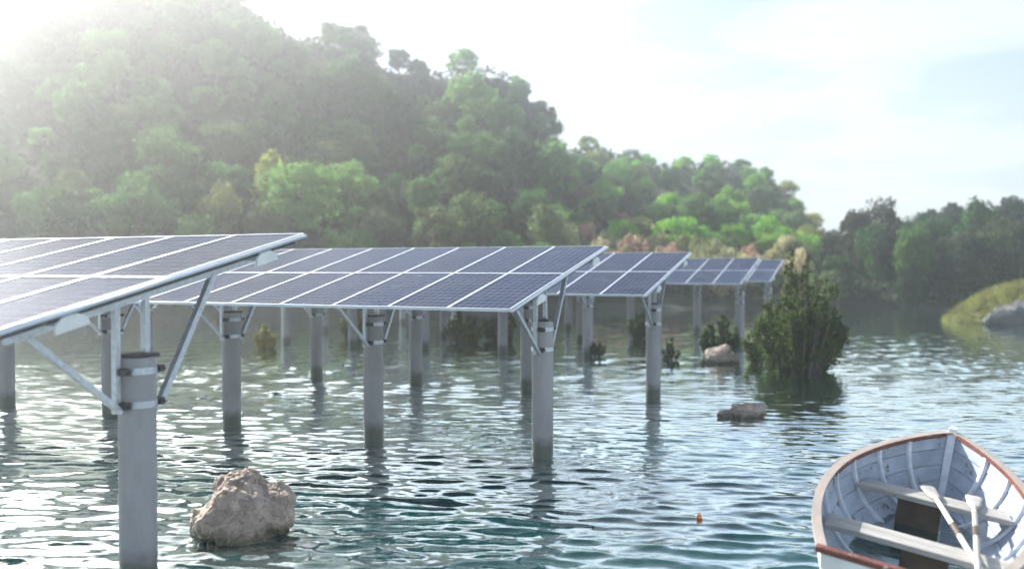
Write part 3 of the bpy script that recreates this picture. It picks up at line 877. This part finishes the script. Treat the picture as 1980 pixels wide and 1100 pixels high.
# single trees that stand out
special = [
    (590, 63, 6.8, 6.2, LG, 'big light green round tree low on the hill above the second solar row'),
    (525, 66, 6.2, 3.2, YG, 'yellow green tree beside the big light green tree on the hill'),
    (425, 62, 5.2, 3.2, (.24, .27, .08), 'pale yellow green tree low on the left hillside'),
    (410, 57, 3.4, 4.2, LG, 'soft green bushy tree just above the nearest solar array'),
    (916, 57, 3.6, 3.2, (.13, .26, .07), 'bright green round tree just above the back edge of the middle array'),
    (1052, 62, 5.2, 4.2, (.16, .22, .075), 'light green spreading tree above the right end of the middle array'),
    (1078, 57, 3.4, 4.6, (.17, .27, .08), 'low pale green bushy tree right above the middle array corner'),
    (1138, 106, 3.0, 3.0, (.26, .38, .10), 'bright yellow green tree on the skyline notch between the two ridges'),
    (640, 100, 4.6, 3.6, (.16, .27, .08), 'light green tree high on the hill below the brown crag'),
    (735, 60, 4.6, 3.6, (.13, .17, .09), 'grey green tree with thin pale trunk behind the middle array'),
    (820, 66, 5.2, 3.2, MG, 'upright mid green tree on the slope over the middle array'),
    (1765, 63, 6.4, 3.8, (.10, .20, .045), 'lighter green tree with rounded top in the dark wood at right'),
    (1690, 66, 5.6, 3.0, DG, 'dark green tree between the shrub and the lighter tree in the right wood'),
    (1655, 70, 6.8, 3.6, (.06, .06, .03), 'brownish dark tree on the left skyline of the right wood'),
    (1705, 72, 6.9, 3.2, (.065, .06, .03), 'brownish dark tree with pointed top on the right wood skyline'),
    (1620, 62, 4.4, 3.2, DG, 'dark bushy tree right behind the big green shrub'),
    (1850, 63, 5.0, 3.8, (.06, .085, .045), 'grey green tree above the bank left of the grassy islet'),
    (1925, 64, 5.4, 4.0, (.075, .105, .04), 'olive green tree above the grassy islet at the right edge'),
    (1975, 62, 5.4, 3.6, (.055, .075, .035), 'dark tree cut by the right edge of the picture'),
    (1800, 68, 5.8, 3.2, DG, 'dark slender tree behind the lighter green tree of the right wood'),
    (1890, 70, 6.0, 3.6, DG, 'dark green tree on the skyline over the grassy islet'),
    (1590, 60, 4.0, 3.2, OL, 'olive bushy tree behind the top of the big green shrub'),
    (1500, 60, 3.2, 4.2, (.07, .12, .04), 'dense green bush behind the farthest solar array'),
    (1545, 66, 3.6, 3.4, OL, 'olive tree at the right foot of the far green ridge'),
]
taken = []
for px, r, h, w, c, lab in special:
    p = place(px, r, -.15); tree(p, h, w, c, lab)
    taken.append((p.x, p.y, w * .55))

# columnar shrub on the right shore
p = place(1757, 62.3, -.4); tree(p, 4.4, 2.6, (.035, .075, .03), 'dark columnar shrub at the water edge below the lighter green tree', 'shrub', name='shore_shrub', variant=4, shrub=True)

# pale flowering shrubs along the far shore
for i in range(27):
    px = 1065 + i * 18.5 + random.uniform(-8, 8)
    r = random.uniform(61, 67)
    c, cname = random.choice([(PALE, 'straw coloured'), (PALE, 'straw coloured'), ((.56, .38, .28), 'pinkish tan'), ((.30, .33, .13), 'pale green'), ((.40, .41, .20), 'cream green')])
    where = ['left end', 'left half', 'middle', 'right half', 'right end'][i * 5 // 27]
    tree(place(px, r, -.2), random.uniform(3.0, 4.6), random.uniform(2.2, 3.2), jit(c), f'{cname} shrub in the sunlit strip along the far shore, {where} of the strip', 'shrub', 'pale shrubs along the far shore', 'pale_shrub', shrub=True)

# brown shrubs running down the gully between the ridges
for i in range(7):
    px = 1110 + i * 22; r = 92 - i * 3.2
    tree(place(px, r, -.2), 2.8, 3.0, jit((.34, .21, .13) if i < 5 else (.42, .34, .18)), f'tan brown shrub in the slanting gully of the low ridge, {ORD[i]} from the top', 'shrub', 'tan shrubs in the gully', 'tan_shrub', shrub=True)

# the woods
KIND = {DG: 'dark green', MG: 'mid green', LG: 'light green', YG: 'yellow green', OL: 'olive green', BRIGHT: 'vivid green'}
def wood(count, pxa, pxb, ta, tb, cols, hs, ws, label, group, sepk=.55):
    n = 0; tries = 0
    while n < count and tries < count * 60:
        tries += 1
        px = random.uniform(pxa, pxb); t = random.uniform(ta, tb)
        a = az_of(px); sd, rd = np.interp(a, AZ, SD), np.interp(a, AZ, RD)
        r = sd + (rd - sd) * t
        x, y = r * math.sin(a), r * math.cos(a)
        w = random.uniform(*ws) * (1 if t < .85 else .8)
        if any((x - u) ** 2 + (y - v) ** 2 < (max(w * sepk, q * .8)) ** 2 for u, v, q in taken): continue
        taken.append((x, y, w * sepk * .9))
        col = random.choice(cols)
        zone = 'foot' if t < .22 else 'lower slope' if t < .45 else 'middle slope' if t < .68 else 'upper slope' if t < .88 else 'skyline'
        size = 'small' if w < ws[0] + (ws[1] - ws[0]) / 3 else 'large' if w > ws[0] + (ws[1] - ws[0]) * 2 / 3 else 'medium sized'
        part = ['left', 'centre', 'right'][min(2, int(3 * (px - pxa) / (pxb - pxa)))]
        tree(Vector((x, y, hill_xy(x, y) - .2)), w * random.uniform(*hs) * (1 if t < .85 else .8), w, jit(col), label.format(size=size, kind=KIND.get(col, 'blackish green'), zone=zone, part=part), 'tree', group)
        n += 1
    return n
n1_ = wood(200, 60, 1075, .06, 1.02, [DG, DG, MG, MG, MG, LG, LG, OL, OL, MG, DG], (.8, 1.3), (2.3, 5.8), '{size} {kind} tree on the {zone} of the big hill, {part} part', 'woodland trees on the big hill')
n2_ = wood(62, 1085, 1590, .24, 1.02, [BRIGHT, BRIGHT, MG, LG, YG, (.08, .17, .03), OL], (.85, 1.15), (2.8, 4.4), '{size} {kind} tree on the {zone} of the low ridge, {part} part', 'woodland trees on the low ridge')
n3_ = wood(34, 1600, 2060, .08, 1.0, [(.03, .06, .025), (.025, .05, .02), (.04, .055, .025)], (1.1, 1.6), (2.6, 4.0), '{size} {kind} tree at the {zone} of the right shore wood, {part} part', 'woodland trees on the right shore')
n4_ = wood(22, -300, 60, .08, .9, [DG, MG, OL], (1.0, 1.3), (3.2, 5.0), '{size} {kind} tree veiled by glare at the left edge, on the {zone}', 'veiled trees at the left edge')
print('TREES', TREES, n1_, n2_, n3_, n4_)

# low undergrowth that covers the soil between the trees
def undergrowth():
    g = np.random.default_rng(5)
    N = 52000
    a = np.array([az_of(p) for p in g.uniform(-250, 2100, N)])
    t = g.uniform(.03, 1.05, N)
    sd, rd = np.interp(a, AZ, SD), np.interp(a, AZ, RD); r = sd + (rd - sd) * t
    X, Y = r * np.sin(a), r * np.cos(a)
    Z = hill(a, r) + np.array([hill_noise(x, y) for x, y in zip(X, Y)])
    cl = np.array([mnoise.noise(Vector((x * .5, y * .5, 1.7))) for x, y in zip(X, Y)])
    keep = cl > -.25
    C = np.stack([X, Y, Z + np.abs(g.normal(0, .35, N)) + .1 + .8 * np.clip(cl, 0, 1)], -1)[keep]
    nr = g.normal(size=C.shape) * .7 + np.array([0, -.3, .8])
    me = leaf_quads('undergrowth', C, nr, g.uniform(.25, .6, len(C)), g, M['leaf'])
    o = link('undergrowth', me); o.color = (.035, .06, .025, 1)
    tag(o, 'low leafy undergrowth between the trees of the hills', 'undergrowth', kind='stuff')
undergrowth()

# ------------------------------------------------------------------ shrubs standing in the water
def spray_bush(name, loc, height, width, seed, col, label, nspray, leaf=.075, per=46, cat='shrub', lean=(0, 0)):
    g = np.random.default_rng(seed)
    root = empty(name, loc)
    C, Nn, S = [], [], []; st = MB()
    npl = max(7, nspray // 8)
    plumes = [(2.399 * i, ((i + .3) / npl) ** .55, g.uniform(.66, 1.06)) for i in range(npl)]
    for i in range(nspray):
        pa, pr, ph = plumes[i % npl]
        a = pa + g.normal(0, .16); rr = min(1.0, abs(pr + g.normal(0, .07)))
        top = height * (1 - .50 * rr ** 2.0) * ph * g.uniform(.62, 1.0)
        bx, by = math.cos(a) * rr * width * .42, math.sin(a) * rr * width * .42
        b0 = np.array([bx * .62, by * .62, -.1 + .2 * g.uniform()]); out = np.array([math.cos(a), math.sin(a), 0])
        m1 = np.array([bx * .85, by * .85, top * .35]); tp = np.array([bx * 1.12, by * 1.12, top]) + out * (g.uniform(-.06, .14) + .10 * rr ** 3) * width * .5 + np.array([lean[0], lean[1], 0]) * top
        ts = np.linspace(0, 1, 7)
        line = ((1 - ts) ** 2)[:, None] * b0 + (2 * ts * (1 - ts))[:, None] * m1 + (ts ** 2)[:, None] * tp
        st.tube([tuple(p) for p in line], [.02 * (1 - .8 * t) * (height / 2) ** .5 + .003 for t in ts], 5)
        ntw = 9                                     # side twigs along each stem carry the leaves
        tk = np.concatenate([g.uniform(.10, .95, ntw - 1) ** .85, [.9]])
        bz = ((1 - tk) ** 2)[:, None] * b0 + (2 * tk * (1 - tk))[:, None] * m1 + (tk ** 2)[:, None] * tp
        dk = g.normal(size=(ntw, 3)) + np.array([0, 0, .55]) + out * .45; dk /= np.linalg.norm(dk, axis=1, keepdims=True); dk[-1] = (0, 0, 1)
        lk = g.uniform(.10, .24, ntw) * max(width / 1.5, .5) * (1.2 - .6 * tk)
        kk = g.integers(0, ntw, per); uu = g.uniform(0, 1, per)
        dd = g.normal(size=(per, 3)); dd /= np.linalg.norm(dd, axis=1, keepdims=True)
        p = bz[kk] + dk[kk] * (lk[kk] * uu)[:, None] + dd * (leaf * .55)
        dd = dd + dk[kk] * .5
        C.append(p); Nn.append(dd + g.normal(size=(per, 3)) * .5); S.append(g.uniform(.7, 1.4, per) * leaf)
    cm = leaf_quads('foliage', np.concatenate(C), np.concatenate(Nn), np.concatenate(S), g, M['leaf'], 2.0)
    c = link('foliage', cm, root); c.color = (*col, 1)
    st.build('stems', M['bark'], root, True)
    tag(root, label, cat)
    return root
SH = (.085, .13, .032)
def at(px, py): q = px_depth(px, py); return (q.x, q.y, 0)
spray_bush('water_shrub', at(1547, 716), 3.6, 2.5, 1, SH, 'big dense olive green shrub standing in the water at right', 210, .058, 125)
spray_bush('water_shrub', at(1482, 706), 1.5, 1.7, 2, SH, 'low green shrub leaning out on the left of the big shrub', 60, .062, 46)
spray_bush('water_shrub', at(1388, 688), 1.75, 1.35, 3, (.065, .10, .03), 'middle sized green shrub behind the pinkish rock', 60, .08, 44)
spray_bush('water_shrub', at(1240, 655), 1.35, 1.15, 4, (.055, .085, .028), 'dark green shrub just behind the end pile of the third row', 46, .08, 40)
spray_bush('water_shrub', at(1296, 697), .80, .6, 5, (.06, .11, .03), 'small leafy sprig in the water between the third row and the pinkish rock', 30, .05, 18)
spray_bush('water_shrub', at(1156, 690), .70, .5, 6, (.07, .12, .03), 'tiny leafy sprig beside two distant piles', 26, .05, 18)
spray_bush('water_shrub', at(515, 674), .95, .95, 7, (.22, .21, .05), 'yellowish shrub in the water seen under the left part of the middle array', 26, .075, 36)
spray_bush('water_shrub', at(900, 662), 1.35, 1.6, 8, (.10, .13, .035), 'wide yellow green brush under the middle array, left one', 50, .09, 40)
spray_bush('water_shrub', at(965, 658), 1.4, 1.5, 9, (.09, .12, .035), 'yellow green brush under the right part of the middle array', 50, .09, 40)
spray_bush('water_shrub', at(690, 655), 1.7, 1.4, 10, (.16, .16, .045), 'yellow green brush behind the second pile of the middle array', 40, .09, 36)

# small orange marker bobbing on the water
def marker():
    q = px_depth(1352, 1002)
    root = empty('marker_float', (q.x, q.y, -.035))
    prof = [(.0, .115), (.012, .105), (.028, .09), (.04, .07), (.043, .05), (.036, .03), (.022, .018), (.0, .014)]
    rws = []
    for r, z in prof: rws.append([((r + .001) * math.cos(2 * math.pi * j / 14), (r + .001) * math.sin(2 * math.pi * j / 14), z + .012) for j in range(14)])
    root.scale = (.75, .75, .75)
    MB().strip(rws).build('float_body', M['orange'], root, True)
    MB().tube([(0, 0, -.05), (0, 0, .05)], .011, 8).build('stem', M['stemdark'], root, True)
    tag(root, 'tiny orange bud shaped marker float on the water left of the boat', 'float')
marker()

# ------------------------------------------------------------------ grassy islet at the right edge
def islet():
    q = px_depth(2035, 622)
    n, m = 60, 26
    V = []
    for i in range(n):
        for j in range(m):
            a = 2 * math.pi * i / n; t = j / (m - 1)
            rx, ry = 5.4, 3.6
            e = 1 + .18 * math.sin(2 * a + .6) + .1 * math.sin(3 * a)
            x, y = rx * t * e * math.cos(a), ry * t * e * math.sin(a)
            z = 2.15 * (1 - t ** 2.2) * (1 + .12 * mnoise.noise(Vector((x * .7, y * .7, 2)))) - .3 * t ** 6
            V.append((x, y, z))
    F = [(i * m + j, ((i + 1) % n) * m + j, ((i + 1) % n) * m + j + 1, i * m + j + 1) for i in range(n) for j in range(m - 1)]
    me = np_mesh('islet', V, np.array(F)[:, ::-1], M['turf'], True)
    o = link('islet', me); o.location = (q.x, q.y, -.05)
    tag(o, 'grassy mound running into the lake at the right edge', 'islet', kind='structure')
    g = np.random.default_rng(3)
    N = 9000
    a = g.uniform(0, 6.283, N); t = np.sqrt(g.uniform(0, .93, N)); e = 1 + .18 * np.sin(2 * a + .6) + .1 * np.sin(3 * a)
    x, y = 5.4 * t * e * np.cos(a), 3.6 * t * e * np.sin(a)
    z = 2.15 * (1 - t ** 2.2) - .3 * t ** 6
    h = g.uniform(.18, .42, N); w = .03; b = g.uniform(0, 6.28, N); ln = g.normal(0, .12, (N, 2))
    p0 = np.stack([x - w * np.cos(b), y - w * np.sin(b), z - .05], -1); p1 = np.stack([x + w * np.cos(b), y + w * np.sin(b), z - .05], -1)
    p2 = np.stack([x + ln[:, 0], y + ln[:, 1], z + h], -1)
    me = np_mesh('grass', np.stack([p0, p1, p2], 1).reshape(-1, 3), np.arange(3 * N).reshape(N, 3), M['leaf'])
    o = link('grass', me); o.location = (q.x, q.y, -.05); o.color = (.20, .21, .06, 1)
    tag(o, 'yellow green grass covering the mound at the right edge', 'grass', kind='stuff')
islet()

# ------------------------------------------------------------------ the air: even haze lit by the low sun
def haze():
    m = bpy.data.materials.new('haze_air'); m.use_nodes = True
    nt = m.node_tree; nt.nodes.clear()
    out = nt.nodes.new('ShaderNodeOutputMaterial'); v = nt.nodes.new('ShaderNodeVolumePrincipled')
    v.inputs['Color'].default_value = (.96, .98, 1.0, 1)
    v.inputs['Density'].default_value = .0033
    v.inputs['Anisotropy'].default_value = .875
    nt.links.new(v.outputs[0], out.inputs['Volume'])
    o = MB().box((0, 32, 25.5), (500, 490, 57)).build('haze', m)
    tag(o, 'thin pale haze over the lake, glowing towards the low sun', 'haze', kind='stuff')
haze()
